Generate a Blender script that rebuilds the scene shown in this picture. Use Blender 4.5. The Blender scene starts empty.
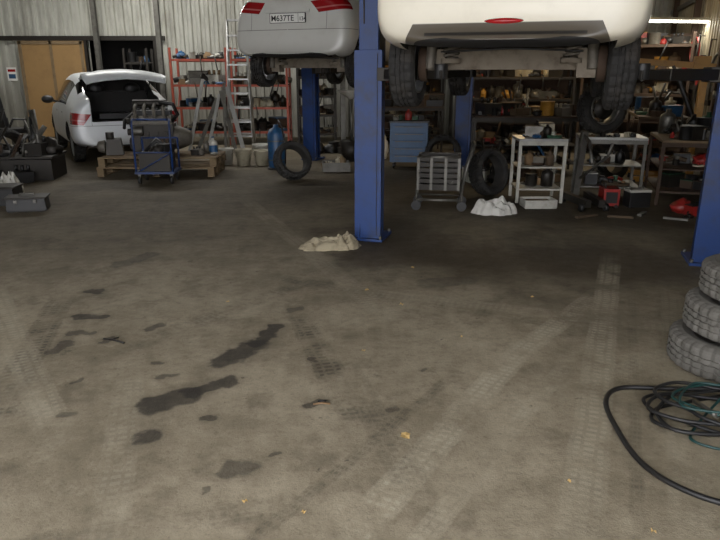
import bpy, math, random, bmesh
from math import sin, cos, pi, radians
from mathutils import Vector, Matrix, noise
from mathutils.bvhtree import BVHTree
scene = bpy.context.scene
coll = scene.collection

# ------------------------------------------------------------------ materials
def lin(c):
    o = []
    for v in c:
        v = v / 255.0
        o.append(v / 12.92 if v <= 0.04045 else ((v + 0.055) / 1.055) ** 2.4)
    return (o[0], o[1], o[2], 1.0)

class NT:
    def __init__(s, mat):
        s.t = mat.node_tree; s.n = s.t.nodes; s.l = s.t.links
        s.b = s.n["Principled BSDF"]
    def link(s, a, b): s.l.new(a, b)
    def m(s, op, a, b=None, c=None, clamp=False):
        nd = s.n.new("ShaderNodeMath"); nd.operation = op; nd.use_clamp = clamp
        for i, v in enumerate((a, b, c)):
            if v is None: continue
            if isinstance(v, (int, float)): nd.inputs[i].default_value = v
            else: s.link(v, nd.inputs[i])
        return nd.outputs[0]
    def v(s, op, a, b=None, out=0):
        nd = s.n.new("ShaderNodeVectorMath"); nd.operation = op
        for i, x in enumerate((a, b)):
            if x is None: continue
            if isinstance(x, (tuple, list)): nd.inputs[i].default_value = x
            else: s.link(x, nd.inputs[i])
        return nd.outputs[out]
    def scalev(s, a, f):
        nd = s.n.new("ShaderNodeVectorMath"); nd.operation = 'SCALE'
        if isinstance(a, (tuple, list)): nd.inputs[0].default_value = a
        else: s.link(a, nd.inputs[0])
        if isinstance(f, (int, float)): nd.inputs[3].default_value = f
        else: s.link(f, nd.inputs[3])
        return nd.outputs[0]
    def sstep(s, x, e0, e1):
        nd = s.n.new("ShaderNodeMapRange"); nd.interpolation_type = 'SMOOTHSTEP'
        s.link(x, nd.inputs[0]); nd.inputs[1].default_value = e0; nd.inputs[2].default_value = e1
        if e0 > e1:
            nd.inputs[1].default_value = e1; nd.inputs[2].default_value = e0
            nd.inputs[3].default_value = 1; nd.inputs[4].default_value = 0
        return nd.outputs[0]
    def mix(s, f, a, b):
        nd = s.n.new("ShaderNodeMix"); nd.data_type = 'RGBA'
        for i, x in ((0, f), (6, a), (7, b)):
            if isinstance(x, (int, float)): nd.inputs[i].default_value = x
            elif isinstance(x, (tuple, list)): nd.inputs[i].default_value = x
            else: s.link(x, nd.inputs[i])
        return nd.outputs[2]
    def coord(s): return s.n.new("ShaderNodeTexCoord").outputs["Object"]
    def noise(s, vec, scale, detail=4, rough=0.6):
        nd = s.n.new("ShaderNodeTexNoise"); s.link(vec, nd.inputs["Vector"])
        nd.inputs["Scale"].default_value = scale; nd.inputs["Detail"].default_value = detail
        nd.inputs["Roughness"].default_value = rough
        return nd
    def sep(s, vec):
        nd = s.n.new("ShaderNodeSeparateXYZ"); s.link(vec, nd.inputs[0]); return nd.outputs
    def bump(s, h, strength=0.3, dist=0.01):
        nd = s.n.new("ShaderNodeBump"); s.link(h, nd.inputs["Height"])
        nd.inputs["Strength"].default_value = strength; nd.inputs["Distance"].default_value = dist
        s.link(nd.outputs[0], s.b.inputs["Normal"])

MC = {}
def mat(name, rgb, rough=0.6, metal=0.0, dirt=0.25, scale=6.0, dirtcol=(45, 38, 30), bump=0.0, emit=0, spec=None):
    if name in MC: return MC[name]
    m = bpy.data.materials.new(name); m.use_nodes = True
    k = NT(m)
    c = k.coord()
    n = k.noise(c, scale, 5, 0.65)
    f = k.sstep(n.outputs[0], 0.42, 0.75)
    f = k.m('MULTIPLY', f, dirt)
    k.link(k.mix(f, lin(rgb), lin(dirtcol)), k.b.inputs["Base Color"])
    k.b.inputs["Roughness"].default_value = rough
    k.b.inputs["Metallic"].default_value = metal
    if spec is not None: k.b.inputs["Specular IOR Level"].default_value = spec
    if bump: k.bump(n.outputs[0], bump, 0.01)
    if emit:
        k.b.inputs["Emission Color"].default_value = lin(rgb); k.b.inputs["Emission Strength"].default_value = emit
    MC[name] = m
    return m

blue = mat("lift_blue_paint", (10, 50, 108), 0.5, 0, 0.7, 5, (38, 40, 44))
blue2 = mat("tool_blue_paint", (26, 72, 112), 0.45, 0, 0.4, 7)
steel = mat("worn_steel", (100, 98, 92), 0.45, 0.6, 0.5, 9)
dsteel = mat("oily_dark_steel", (44, 41, 37), 0.5, 0.5, 0.5, 12, bump=0.2)
rust = mat("rusty_metal", (66, 50, 38), 0.8, 0.2, 0.5, 10, bump=0.2)
alu = mat("aluminium", (160, 160, 157), 0.4, 0.5, 0.25, 6)
castalu = mat("cast_aluminium", (100, 95, 86), 0.6, 0.35, 0.6, 8, bump=0.3)
axlem = mat("dusty_axle_metal", (112, 103, 90), 0.8, 0.1, 0.7, 7, (62, 50, 38), bump=0.3)
black = mat("black_plastic", (20, 20, 21), 0.5, 0, 0.2, 6, (50, 44, 36))
rubber = mat("tire_rubber", (30, 29, 28), 0.85, 0, 0.6, 5, (64, 58, 50), bump=0.2)
dusty = mat("dusty_tire_rubber", (98, 95, 89), 0.9, 0, 0.65, 7, (60, 57, 52), bump=0.4)
wood = mat("raw_wood", (116, 97, 70), 0.8, 0, 0.45, 8, (72, 56, 38), bump=0.2)
dwood = mat("grimy_shelf_board", (78, 62, 44), 0.85, 0, 0.5, 8, (46, 38, 28), bump=0.2)
ply = mat("plywood_sheet", (146, 114, 70), 0.75, 0, 0.4, 2.2, (105, 78, 48))
orange = mat("rack_orange_paint", (150, 62, 40), 0.55, 0, 0.4, 8)
red = mat("red_paint", (140, 30, 25), 0.45, 0, 0.3, 8)
yellow = mat("hoist_yellow_paint", (172, 124, 46), 0.5, 0, 0.45, 8)
white = mat("white_plastic", (172, 170, 160), 0.55, 0, 0.45, 8, (95, 86, 70))
wbag = mat("white_sack_cloth", (196, 194, 186), 0.8, 0, 0.3, 9, (130, 120, 105), bump=0.3)
rag = mat("dirty_rag_cloth", (158, 147, 122), 0.95, 0, 0.6, 7, (88, 77, 58), bump=0.4)
card = mat("cardboard", (112, 88, 60), 0.85, 0, 0.35, 8)
green = mat("green_paint", (40, 78, 56), 0.55, 0, 0.3, 8)
teal = mat("teal_cable_jacket", (12, 54, 52), 0.5, 0, 0.2, 8)
cream = mat("cream_paint", (160, 152, 130), 0.6, 0, 0.45, 8)
seat = mat("dark_cabin", (22, 21, 21), 0.85, 0, 0.2, 4)
glass = mat("tinted_glass", (14, 18, 20), 0.08, 0, 0.15, 3, (60, 58, 52), spec=0.6)
redl = mat("red_lens", (150, 12, 18), 0.2, 0, 0.05)
zinc = mat("galvanised_rim", (140, 142, 144), 0.4, 0.5, 0.35, 10)
pale = mat("pale_plate", (225, 225, 220), 0.5, 0, 0.1)
tube_m = mat("lamp_tube_glow", (255, 250, 235), 0.5, 0, 0, 5, emit=14)
bulb_m = mat("warm_bulb_glow", (255, 190, 100), 0.5, 0, 0, 5, emit=20)
CL = [steel, dsteel, rust, black, dsteel, card, blue2, red, white, castalu, cream, dwood, green, black, black, rust, black, dsteel, dsteel]

def wall_mat(name, rgb, dirtcol, dirt=0.5):
    m = bpy.data.materials.new(name); m.use_nodes = True; k = NT(m)
    c = k.coord(); mp = k.n.new("ShaderNodeMapping"); mp.inputs["Scale"].default_value = (1.2, 1.2, 0.35)
    k.link(c, mp.inputs[0])
    n = k.noise(mp.outputs[0], 2.0, 7, 0.7)
    f = k.m('MULTIPLY', k.sstep(n.outputs[0], 0.38, 0.72), dirt)
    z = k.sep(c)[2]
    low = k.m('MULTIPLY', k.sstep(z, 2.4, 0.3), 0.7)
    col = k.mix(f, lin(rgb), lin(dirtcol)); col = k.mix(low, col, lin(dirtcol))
    k.link(col, k.b.inputs["Base Color"]); k.b.inputs["Roughness"].default_value = 0.5; k.b.inputs["Metallic"].default_value = .1
    return m
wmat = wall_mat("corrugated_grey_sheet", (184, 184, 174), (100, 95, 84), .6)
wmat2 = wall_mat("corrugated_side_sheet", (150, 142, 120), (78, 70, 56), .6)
cmat = wall_mat("ceiling_sheet", (110, 105, 92), (64, 58, 50))

# ------------------------------------------------------------------ mesh builder
class B:
    def __init__(s): s.v = []; s.f = []; s.mi = []; s.sm = []; s.mats = []
    def add(s, vs, fs, m, smooth=False, M=None):
        o = len(s.v)
        if m not in s.mats: s.mats.append(m)
        i = s.mats.index(m)
        for p in vs:
            p = Vector(p)
            s.v.append(M @ p if M else p)
        for n, f in enumerate(fs):
            s.f.append([a + o for a in f]); s.mi.append(i)
            s.sm.append(smooth if isinstance(smooth, bool) else smooth[n])
    def box(s, c, d, m, rot=(0, 0, 0), taper=1.0):
        x, y, z = d[0] / 2, d[1] / 2, d[2] / 2; t = taper
        vs = [(-x, -y, -z), (x, -y, -z), (x, y, -z), (-x, y, -z), (-x * t, -y * t, z), (x * t, -y * t, z), (x * t, y * t, z), (-x * t, y * t, z)]
        fs = [(0, 3, 2, 1), (4, 5, 6, 7), (0, 1, 5, 4), (1, 2, 6, 5), (2, 3, 7, 6), (3, 0, 4, 7)]
        M = Matrix.Translation(c) @ Matrix.Rotation(rot[2], 4, 'Z') @ Matrix.Rotation(rot[1], 4, 'Y') @ Matrix.Rotation(rot[0], 4, 'X')
        s.add(vs, fs, m, False, M)
    def lathe(s, prof, c, axis, m, seg=24, M=None, rfun=None):
        ax = Vector(axis).normalized(); q = Vector((0, 0, 1)).rotation_difference(ax).to_matrix().to_4x4()
        MM = Matrix.Translation(c) @ q
        if M: MM = M @ MM
        vs = []; fs = []; n = len(prof)
        for j in range(seg):
            a = 2 * pi * j / seg
            for i, (r, h) in enumerate(prof):
                rr = rfun(i, j, r) if rfun else r
                vs.append((rr * cos(a), rr * sin(a), h))
        for j in range(seg):
            k = (j + 1) % seg
            for i in range(n - 1):
                fs.append((j * n + i, k * n + i, k * n + i + 1, j * n + i + 1))
        s.add(vs, fs, m, rfun is None, MM)
    def cyl(s, p1, p2, r, m, seg=12, r2=None):
        p1 = Vector(p1); p2 = Vector(p2); d = p2 - p1; L = d.length
        r2 = r if r2 is None else r2
        q = Vector((0, 0, 1)).rotation_difference(d.normalized()).to_matrix().to_4x4()
        M = Matrix.Translation(p1) @ q
        vs = [(r * cos(2 * pi * j / seg), r * sin(2 * pi * j / seg), 0) for j in range(seg)] + [(r2 * cos(2 * pi * j / seg), r2 * sin(2 * pi * j / seg), L) for j in range(seg)]
        fs = [(j, (j + 1) % seg, seg + (j + 1) % seg, seg + j) for j in range(seg)]
        sm = [True] * seg + [False, False]
        fs += [tuple(reversed(range(seg))), tuple(range(seg, 2 * seg))]
        s.add(vs, fs, m, sm, M)
    def tube(s, pts, r, m, seg=8, closed=False):
        pts = [Vector(p) for p in pts]; n = len(pts); vs = []; fs = []
        prev = None
        for i, p in enumerate(pts):
            if closed: t = (pts[(i + 1) % n] - pts[i - 1]).normalized()
            else: t = (pts[min(i + 1, n - 1)] - pts[max(i - 1, 0)]).normalized()
            if prev is None:
                a = Vector((0, 0, 1)) if abs(t.z) < 0.9 else Vector((1, 0, 0))
                u = t.cross(a).normalized()
            else:
                u = (prev - t * prev.dot(t)).normalized()
            prev = u; w = t.cross(u)
            for j in range(seg):
                an = 2 * pi * j / seg
                vs.append(p + u * (r * cos(an)) + w * (r * sin(an)))
        rng = n if closed else n - 1
        for i in range(rng):
            k = (i + 1) % n
            for j in range(seg):
                fs.append((i * seg + j, i * seg + (j + 1) % seg, k * seg + (j + 1) % seg, k * seg + j))
        if not closed:
            fs.append(tuple(reversed(range(seg)))); fs.append(tuple(range((n - 1) * seg, n * seg)))
        s.add(vs, fs, m, True)
    def blob(s, c, rad, m, amp=0.25, fr=2.5, seed=0, nu=36, nv=22, flat=True, sharp=False):
        vs = []; fs = []
        for i in range(nv + 1):
            th = pi * i / nv
            for j in range(nu):
                ph = 2 * pi * j / nu
                d = Vector((sin(th) * cos(ph), sin(th) * sin(ph), cos(th)))
                nn = noise.noise(d * fr + Vector((seed * 7.1, seed, 0)))
                n2 = noise.noise(d * fr * 2.7 + Vector((seed * 3.1, 5, seed)))
                rid = (abs(nn) * -1.6 + 0.35) if sharp else nn
                k = 1 + amp * (rid + 0.5 * n2)
                p = Vector((d.x * rad[0] * k, d.y * rad[1] * k, d.z * rad[2] * k))
                if flat: p.z = max(p.z, -rad[2] * 0.45) + rad[2] * 0.45
                vs.append(p + Vector(c))
        for i in range(nv):
            for j in range(nu):
                fs.append((i * nu + j, (i + 1) * nu + j, (i + 1) * nu + (j + 1) % nu, i * nu + (j + 1) % nu))
        s.add(vs, fs, m, True)
    def cloth(s, c, rx, ry, h, m, seed=0, n=70, fold=5.0, rz=0):
        vs = []; fs = []; sv = Vector((seed * 3.7, seed * 1.3, seed * 2.1)); nr = n // 2
        for i in range(nr + 1):
            t = i / nr
            for j in range(n):
                a = 2 * pi * j / n
                out = 1 + .35 * noise.noise(Vector((cos(a) * 1.6, sin(a) * 1.6, 0)) + sv) + .10 * noise.noise(Vector((cos(a) * 6, sin(a) * 6, 3)) + sv)
                x = cos(a) * t * out; y = sin(a) * t * out
                p = Vector((x, y, 0)); o2 = Vector((9, 0, 0))
                qx = x + .5 * noise.noise(p * 1.7 + sv); qy = y + .5 * noise.noise(p * 1.7 + sv + o2)
                f1 = .5 + .5 * sin(qx * fold * 1.7 + 2.6 * qy); f2 = .5 + .5 * sin(qy * fold * 1.5 - 3.2 * qx + 1)
                env = max(0, 1 - t ** 3) ** .6
                z = env * (.50 + .30 * max(f1, f2) ** 1.5 + .20 * f1 * f2 + .30 * noise.noise(p * 2.2 + sv * 2) + .10 * noise.noise(p * 6 + sv))
                edge = .05 * (1 + sin(a * 9 + seed)) * t
                vs.append((x * rx, y * ry, max(.004, h * z) + h * edge if t < 1 else .003))
        for i in range(nr):
            for j in range(n): fs.append((i * n + j, (i + 1) * n + j, (i + 1) * n + (j + 1) % n, i * n + (j + 1) % n))
        s.add(vs, fs, m, True, Matrix.Translation(c) @ Matrix.Rotation(rz, 4, 'Z'))
    def obj(s, name, loc=(0, 0, 0), rz=0, parent=None, bevel=0.0, rot=None):
        me = bpy.data.meshes.new(name)
        me.from_pydata([tuple(p) for p in s.v], [], s.f)
        for m in s.mats: me.materials.append(m)
        me.polygons.foreach_set("material_index", s.mi)
        me.polygons.foreach_set("use_smooth", s.sm)
        me.update()
        o = bpy.data.objects.new(name, me); coll.objects.link(o)
        o.location = loc; o.rotation_euler = rot if rot else (0, 0, rz)
        if parent: o.parent = parent
        if bevel:
            b = o.modifiers.new("bev", 'BEVEL'); b.width = bevel; b.segments = 2; b.limit_method = 'ANGLE'; b.angle_limit = radians(50)
        return o

def empty(name, loc, rz=0):
    e = bpy.data.objects.new(name, None); coll.objects.link(e); e.location = loc; e.rotation_euler = (0, 0, rz); e.empty_display_size = 0.2
    return e

# ------------------------------------------------------------------ tires / wheels
def add_tire(b, c, axis, Ro=0.31, W=0.19, Ri=0.2, m=None, seg=72, tread=True):
    m = m or rubber; w = W / 2
    prof = [(Ri, -w * .7), (Ri + .012, -w * .88), (Ri + (Ro - Ri) * .5, -w * 1.02), (Ro - .03, -w * .95), (Ro - .006, -w * .8),
            (Ro, -w * .62), (Ro, -w * .4), (Ro - .008, -w * .36), (Ro - .008, -w * .28), (Ro, -w * .24), (Ro, -w * .04), (Ro - .009, -w * .02),
            (Ro - .009, w * .06), (Ro, w * .08), (Ro, w * .3), (Ro - .008, w * .33), (Ro - .008, w * .4), (Ro, w * .44), (Ro, w * .65), (Ro - .006, w * .8),
            (Ro - .03, w * .95), (Ri + (Ro - Ri) * .5, w * 1.02), (Ri + .012, w * .88), (Ri, w * .7), (Ri - .002, 0), (Ri, -w * .7)]
    def rf(i, j, r):
        if tread and 3 <= i <= 20 and r > Ro - 0.035:
            ph = (j + (1 if i > 11 else 0)) % 3
            if ph == 0: return r - 0.009
        return r
    b.lathe(prof, c, axis, m, seg, rfun=rf)

def add_rim(b, c, axis, Ri=0.2, W=0.17, m=None, spokes=7, side=1):
    m = m or zinc
    ax = Vector(axis).normalized(); c = Vector(c); q = Vector((0, 0, 1)).rotation_difference(ax).to_matrix().to_4x4()
    w = W / 2
    b.lathe([(Ri, -w), (Ri - .012, -w), (Ri - .02, -w * .5), (Ri - .03, 0), (Ri - .02, w * .5), (Ri - .012, w), (Ri, w), (Ri + .004, 0), (Ri, -w)], c, axis, m, 32)
    M = Matrix.Translation(c) @ q
    for i in range(spokes):
        a = 2 * pi * i / spokes
        MM = M @ Matrix.Rotation(a, 4, 'Z')
        x0, x1, h = .05, Ri - .012, side * w * .7
        vs = [(x0, -.03, h), (x1, -.02, h * .9), (x1, .02, h * .9), (x0, .03, h), (x0, -.03, h - side * .03), (x1, -.02, h * .9 - side * .02), (x1, .02, h * .9 - side * .02), (x0, .03, h - side * .03)]
        b.add(vs, [(0, 1, 2, 3), (7, 6, 5, 4), (0, 4, 5, 1), (2, 6, 7, 3), (1, 5, 6, 2), (0, 3, 7, 4)], m, False, MM)
    b.lathe([(0.0001, side * w * .8), (.055, side * w * .78), (.065, side * w * .5), (.065, -side * .02), (0.0001, -side * .02)], c, axis, m, 20)
    b.lathe([(0.0001, -side * .03), (.13, -side * .03), (.13, -side * .045), (0.0001, -side * .05)], c, axis, dsteel, 24)

# ------------------------------------------------------------------ car
def paint_mat(name, rgb, greybump=True, zt=(.80, .98), xt=.50):
    m = bpy.data.materials.new(name); m.use_nodes = True; k = NT(m)
    c = k.coord(); x, y, z = k.sep(c)
    ax = k.m('ABSOLUTE', x)
    n = k.noise(c, 3.5, 6, .65)
    base = k.mix(k.m('MULTIPLY', k.sstep(n.outputs[0], .45, .75), .16), lin(rgb), lin((120, 105, 85)))
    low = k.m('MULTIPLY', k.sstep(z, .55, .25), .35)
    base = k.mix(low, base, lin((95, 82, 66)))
    def band(v, a, b_, e=.004):
        return k.m('MULTIPLY', k.sstep(v, a - e, a + e), k.sstep(v, b_ + e, b_ - e))
    rear = k.sstep(y, .52, .50)
    seam = k.m('MULTIPLY', k.m('MULTIPLY', band(z, .640, .647, .003), rear), k.sstep(ax, .0, .01))
    s2 = k.m('MULTIPLY', k.m('MULTIPLY', band(ax, .565, .571, .003), k.sstep(z, .64, .65)), rear)
    side = k.sstep(ax, .70, .71)
    zz = band(z, .36, 1.0)
    d = k.m('ADD', band(y, 1.32, 1.328, .003), band(y, 2.10, 2.108, .003)); d = k.m('ADD', d, band(y, 3.02, 3.028, .003))
    d = k.m('MULTIPLY', k.m('MULTIPLY', d, side), zz)
    h = k.m('MULTIPLY', k.m('ADD', band(y, 1.45, 1.62), band(y, 2.25, 2.42)), k.m('MULTIPLY', band(z, .80, .825), side))
    dark = k.m('MAXIMUM', k.m('MAXIMUM', seam, s2), k.m('MAXIMUM', d, h))
    base = k.mix(k.m('MULTIPLY', dark, .85), base, lin((40, 38, 36)))
    if greybump:
        lim = k.m('ADD', k.m('MULTIPLY', z, -.5), .80)
        g = k.m('MULTIPLY', k.m('MULTIPLY', k.m('LESS_THAN', ax, lim), k.sstep(z, .440, .432)), rear)
        base = k.mix(g, base, lin((80, 73, 62)))
        gg = k.m('MULTIPLY', k.m('MULTIPLY', band(z, .36, .38), k.m('LESS_THAN', ax, .5)), rear)
        base = k.mix(gg, base, lin((40, 38, 36)))
    zs = k.m('SUBTRACT', z, k.m('MULTIPLY', k.m('SUBTRACT', ax, xt), .10))
    tl = k.m('MULTIPLY', k.m('MULTIPLY', band(zs, zt[0], zt[1]), k.m('GREATER_THAN', ax, k.m('ADD', xt, k.m('MULTIPLY', k.m('SUBTRACT', zt[1], z), .8)))), k.sstep(y, .44, .43))
    base = k.mix(tl, base, lin((140, 14, 20)))
    tb = k.m('MULTIPLY', tl, band(zs, (zt[0] + zt[1]) / 2 - .03, (zt[0] + zt[1]) / 2 - .012))
    base = k.mix(tb, base, lin((170, 90, 90)))
    k.link(base, k.b.inputs["Base Color"])
    rr = k.m('SUBTRACT', .32, k.m('MULTIPLY', tl, .15)); k.link(rr, k.b.inputs["Roughness"])
    k.b.inputs["Coat Weight"].default_value = 0.25
    return m

def car(name, loc, yaw, lift=0, droop=0, hatch=False, plate=None, rgb=(232, 230, 222), fog=False, zt=(.80, .98), xt=.50):
    e = empty(name, (loc[0], loc[1], lift), -yaw)
    pm = paint_mat(name + "_paint", rgb, fog, zt, xt)
    S = [(0.00, .34, .84, 1.02, .76, .74, .56), (0.09, .30, .88, 1.08, .83, .80, .62), (0.30, .27, .93, 1.12, .87, .85, .66), (0.52, .26, .95, 1.14, .88, .86, .66),
         (0.62, .25, .95, 1.18, .88, .87, .63), (1.12, .23, .95, 1.42, .88, .87, .58), (1.35, .22, .95, 1.47, .88, .87, .58), (1.90, .22, .94, 1.50, .88, .87, .59), (2.35, .22, .93, 1.49, .88, .87, .59),
         (2.62, .22, .93, 1.43, .88, .87, .60), (3.20, .22, .92, 1.06, .88, .86, .66), (3.35, .23, .91, 1.01, .88, .85, .68), (3.90, .25, .82, .92, .86, .80, .64), (4.16, .28, .70, .80, .80, .72, .56), (4.26, .32, .62, .70, .68, .60, .48)]
    vs = []
    for si, (y, zb, zs, zt_, wb, ws, wt) in enumerate(S):
        pts = [(0, zb), (wb * .8, zb), (wb, zb + .09), (wb + .01, (zb + zs) / 2), (ws, zs), (wt + (ws - wt) * .14, zt_ - .055), (wt * .82, zt_ - .005), (0, zt_ + .02)]
        ring = pts + [(-x, z) for x, z in reversed(pts[1:-1])]
        for x, z in ring:
            yy = y
            if si == 0: yy += .13 * (x / .8) ** 2 + .10 * max(0, min(1, (z - .55) / .4))
            if si == 1: yy += .09 * (x / .8) ** 2 + .06 * max(0, min(1, (z - .55) / .4))
            if si == len(S) - 1: yy -= .16 * (x / .7) ** 2
            vs.append((x, yy, z))
    N = 14; fs = []; mi = []
    for i in range(len(S) - 1):
        for j in range(N):
            k = (j + 1) % N
            fs.append((i * N + j, (i + 1) * N + j, (i + 1) * N + k, i * N + k))
            jj = j if j < 7 else 13 - j
            m = 0
            if jj == 4 and 5 <= i <= 9: m = 1
            if jj >= 5 and i in (4, 9): m = 1
            if jj == 0: m = 2
            mi.append(m)
    for base, rev in ((0, False), ((len(S) - 1) * N, True)):
        for j in range(7):
            q2 = []
            for t in [j, j + 1, (N - (j + 1)) % N, (N - j) % N]:
                if t not in q2: q2.append(t)
            if len(q2) < 3: continue
            if rev: q2.reverse()
            fs.append(tuple(base + t for t in q2)); mi.append(0)
    me = bpy.data.meshes.new(name + "_b"); me.from_pydata(vs, [], fs)
    for m in (pm, glass, seat): me.materials.append(m)
    me.polygons.foreach_set("material_index", mi)
    o = bpy.data.objects.new("body", me); coll.objects.link(o)
    bm = bmesh.new(); bm.from_mesh(me); bmesh.ops.recalc_face_normals(bm, faces=bm.faces[:]); bm.to_mesh(me); bm.free()
    sub = o.modifiers.new("s", 'SUBSURF'); sub.levels = 3; sub.render_levels = 3
    cutters = []
    def cutter(bb):
        co = bb.obj("cut"); co.data.materials.clear()
        for m in (pm, glass, seat): co.data.materials.append(m)
        co.data.polygons.foreach_set("material_index", [2] * len(co.data.polygons))
        cutters.append(co)
        md = o.modifiers.new("b", 'BOOLEAN'); md.operation = 'DIFFERENCE'; md.solver = 'EXACT'; md.object = co
    for ya in (.80, 3.38):
        for sx in (-1, 1):
            bb = B(); bb.cyl((sx * .52, ya, .33), (sx * 1.2, ya, .33), .365, seat, 40); cutter(bb)
    bb = B(); bb.box((0, 2.12, .20), (1.36, 3.86, .52), seat); cutter(bb)
    if hatch:
        bb = B(); bb.box((0, .50, 1.16), (1.12, 1.45, .9), seat); cutter(bb)
    dg = bpy.context.evaluated_depsgraph_get(); dg.update()
    nm = bpy.data.meshes.new_from_object(o.evaluated_get(dg))
    o.modifiers.clear(); o.data = nm
    nm.polygons.foreach_set("use_smooth", [True] * len(nm.polygons))
    try: nm.set_sharp_from_angle(angle=radians(38))
    except Exception: pass
    for c_ in cutters: bpy.data.objects.remove(c_)
    o.parent = e
    bvh = BVHTree.FromPolygons([v.co.copy() for v in nm.vertices], [list(p.vertices) for p in nm.polygons])
    def ry(x, z):
        h = bvh.ray_cast(Vector((x, -1, z)), Vector((0, 1, 0)))
        return h[0].y if h[0] else .1
    i = 1
    for ya in (.80, 3.38):
        for sx in (-1, 1):
            w = B(); add_tire(w, (0, 0, 0), (1, 0, 0), .305, .19, .20); add_rim(w, (0, 0, 0), (1, 0, 0), .20, .17, side=sx)
            w.obj("wheel_%d" % i, (sx * .755, ya, .305 - droop), parent=e); i += 1
    w = B()
    for sx in (-1, 1):
        w.blob((sx * .98, 2.62, 1.0), (.11, .07, .075), pm if not hatch else black, 0.0, nu=20, nv=12, flat=False)
        w.cyl((sx * .80, 2.66, .95), (sx * .95, 2.62, .99), .02, black, 8)
    w.obj("mirrors", parent=e)
    u = B(); zb = .32 - droop
    u.tube([(-.64, .80, zb), (-.5, .84, zb + .01), (-.2, .95, zb + .05), (.2, .95, zb + .05), (.5, .84, zb + .01), (.64, .80, zb)], .065, axlem, 12)
    u.box((0, .86, zb + .03), (1.08, .10, .15), axlem)
    for sx in (-1, 1):
        u.tube([(sx * .60, .80, zb), (sx * .58, 1.15, zb + .05), (sx * .52, 1.40, .40)], .045, dsteel, 10)
        hel = [(sx * .43 + .055 * cos(t * .55), .76 + .055 * sin(t * .55), zb + .03 + t * .0035) for t in range(0, 70)]
        u.tube(hel, .012, castalu, 6)
        u.cyl((sx * .43, .76, zb), (sx * .43, .76, zb + .035), .08, axlem, 16)
        u.cyl((sx * .57, .70, zb - .04), (sx * .55, .72, .52), .028, rust, 12)
        u.cyl((sx * .57, .70, zb - .04), (sx * .562, .71, .34), .038, castalu, 12)
        u.cyl((sx * .60, .80, zb), (sx * .66, .80, zb), .13, rust, 24)
        u.box((sx * .53, .80, zb - .0), (.13, .16, .20), axlem)
    u.cyl((-.42, .42, .395), (.30, .42, .395), .08, axlem, 20)
    u.tube([(.30, .42, .39), (.38, .44, .39), (.42, .52, .40), (.36, .9, .43), (.1, 1.5, .36), (0, 2.3, .34), (0, 3.1, .32)], .027, rust, 10)
    u.tube([(-.42, .42, .38), (-.52, .40, .37), (-.56, .3, .36)], .025, rust, 10)
    u.tube([(-.5, .72, zb + .08), (0, .70, zb + .10), (.5, .72, zb + .08)], .008, black, 6)
    u.box((0, 1.32, .36), (.95, .42, .17), dsteel)
    u.box((0, 3.35, .33), (.7, .5, .22), castalu); u.cyl((-.6, 3.38, .30), (.6, 3.38, .30), .022, dsteel, 10)
    for sx in (-1, 1):
        u.tube([(sx * .6, 3.38, .26 - droop * .6), (sx * .3, 3.25, .28)], .03, dsteel, 8)
        u.box((sx * .72, 2.1, .235), (.05, 2.0, .05), seat)
    u.obj("running_gear", parent=e, bevel=.006)
    d = B()
    d.box((0, .20, .50), (1.1, .06, .08), dsteel)
    if fog:
        y0 = ry(0, .44)
        d.lathe([(.0001, -.012), (.03, -.012), (.036, 0), (.03, .01), (.0001, .01)], (0, 0, 0), (0, 1, 0), redl, 24, M=Matrix.Translation((0, y0 + .002, .443)) @ Matrix.Diagonal((3.4, 1, .5, 1)))
    d.obj("rear_fittings", parent=e)
    if plate:
        zc = .79; y0 = min(ry(-.24, zc), ry(0, zc), ry(.24, zc), ry(0, zc + .05))
        p = B(); p.box((0, y0 - .012, zc), (.54, .02, .125), black); p.box((0, y0 - .024, zc), (.52, .006, .112), pale)
        p.box((0, y0 - .02, zc + .085), (.66, .03, .03), pm)
        p.box((.165, y0 - .028, zc), (.004, .003, .105), black)
        p.obj("number_plate", parent=e)
        for txt, xx, sz in ((plate[0], -.245, .098), (plate[1], .178, .066)):
            cu = bpy.data.curves.new("plate_text", 'FONT'); cu.body = txt; cu.size = sz * 1.05; cu.extrude = .001; cu.offset = .0012
            cu.materials.append(black)
            t = bpy.data.objects.new("plate_text", cu); coll.objects.link(t); t.parent = e
            t.location = (xx, y0 - .0295, zc - .036); t.rotation_euler = (pi / 2, 0, 0)
    if hatch:
        h = B(); P = [(1.22, 1.485), (1.0, 1.525), (.62, 1.545), (.25, 1.545), (.02, 1.51), (-.10, 1.42)]; W = [.54, .56, .60, .64, .66, .62]
        xs = [-1, -.85, -.5, 0, .5, .85, 1]; vs = []
        for t in (0, 1):
            for (y, z), w_ in zip(P, W):
                for q in xs:
                    vs.append((q * w_, y, z - .08 * q * q - .035 * t))
        nx = len(xs); npn = len(P); fs = []
        def idx(t, i, j): return t * nx * npn + i * nx + j
        for i in range(npn - 1):
            for j in range(nx - 1):
                fs.append((idx(0, i, j), idx(0, i, j + 1), idx(0, i + 1, j + 1), idx(0, i + 1, j)))
                fs.append((idx(1, i, j), idx(1, i + 1, j), idx(1, i + 1, j + 1), idx(1, i, j + 1)))
        for i in range(npn - 1):
            for j in (0, nx - 1): fs.append((idx(0, i, j), idx(0, i + 1, j), idx(1, i + 1, j), idx(1, i, j)))
        for j in range(nx - 1):
            for i in (0, npn - 1): fs.append((idx(0, i, j), idx(0, i, j + 1), idx(1, i, j + 1), idx(1, i, j)))
        h.add(vs, fs, mat("hatch_white_paint", rgb, .35, 0, .15, 4), True)
        h.box((0, .64, 1.485), (.92, .60, .015), glass, rot=(-.06, 0, 0))
        h.cyl((-.5, .35, 1.42), (-.53, .95, 1.15), .012, black, 8); h.cyl((.5, .35, 1.42), (.53, .95, 1.15), .012, black, 8)
        h.obj("open_tailgate", parent=e)
        h = B()
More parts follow.
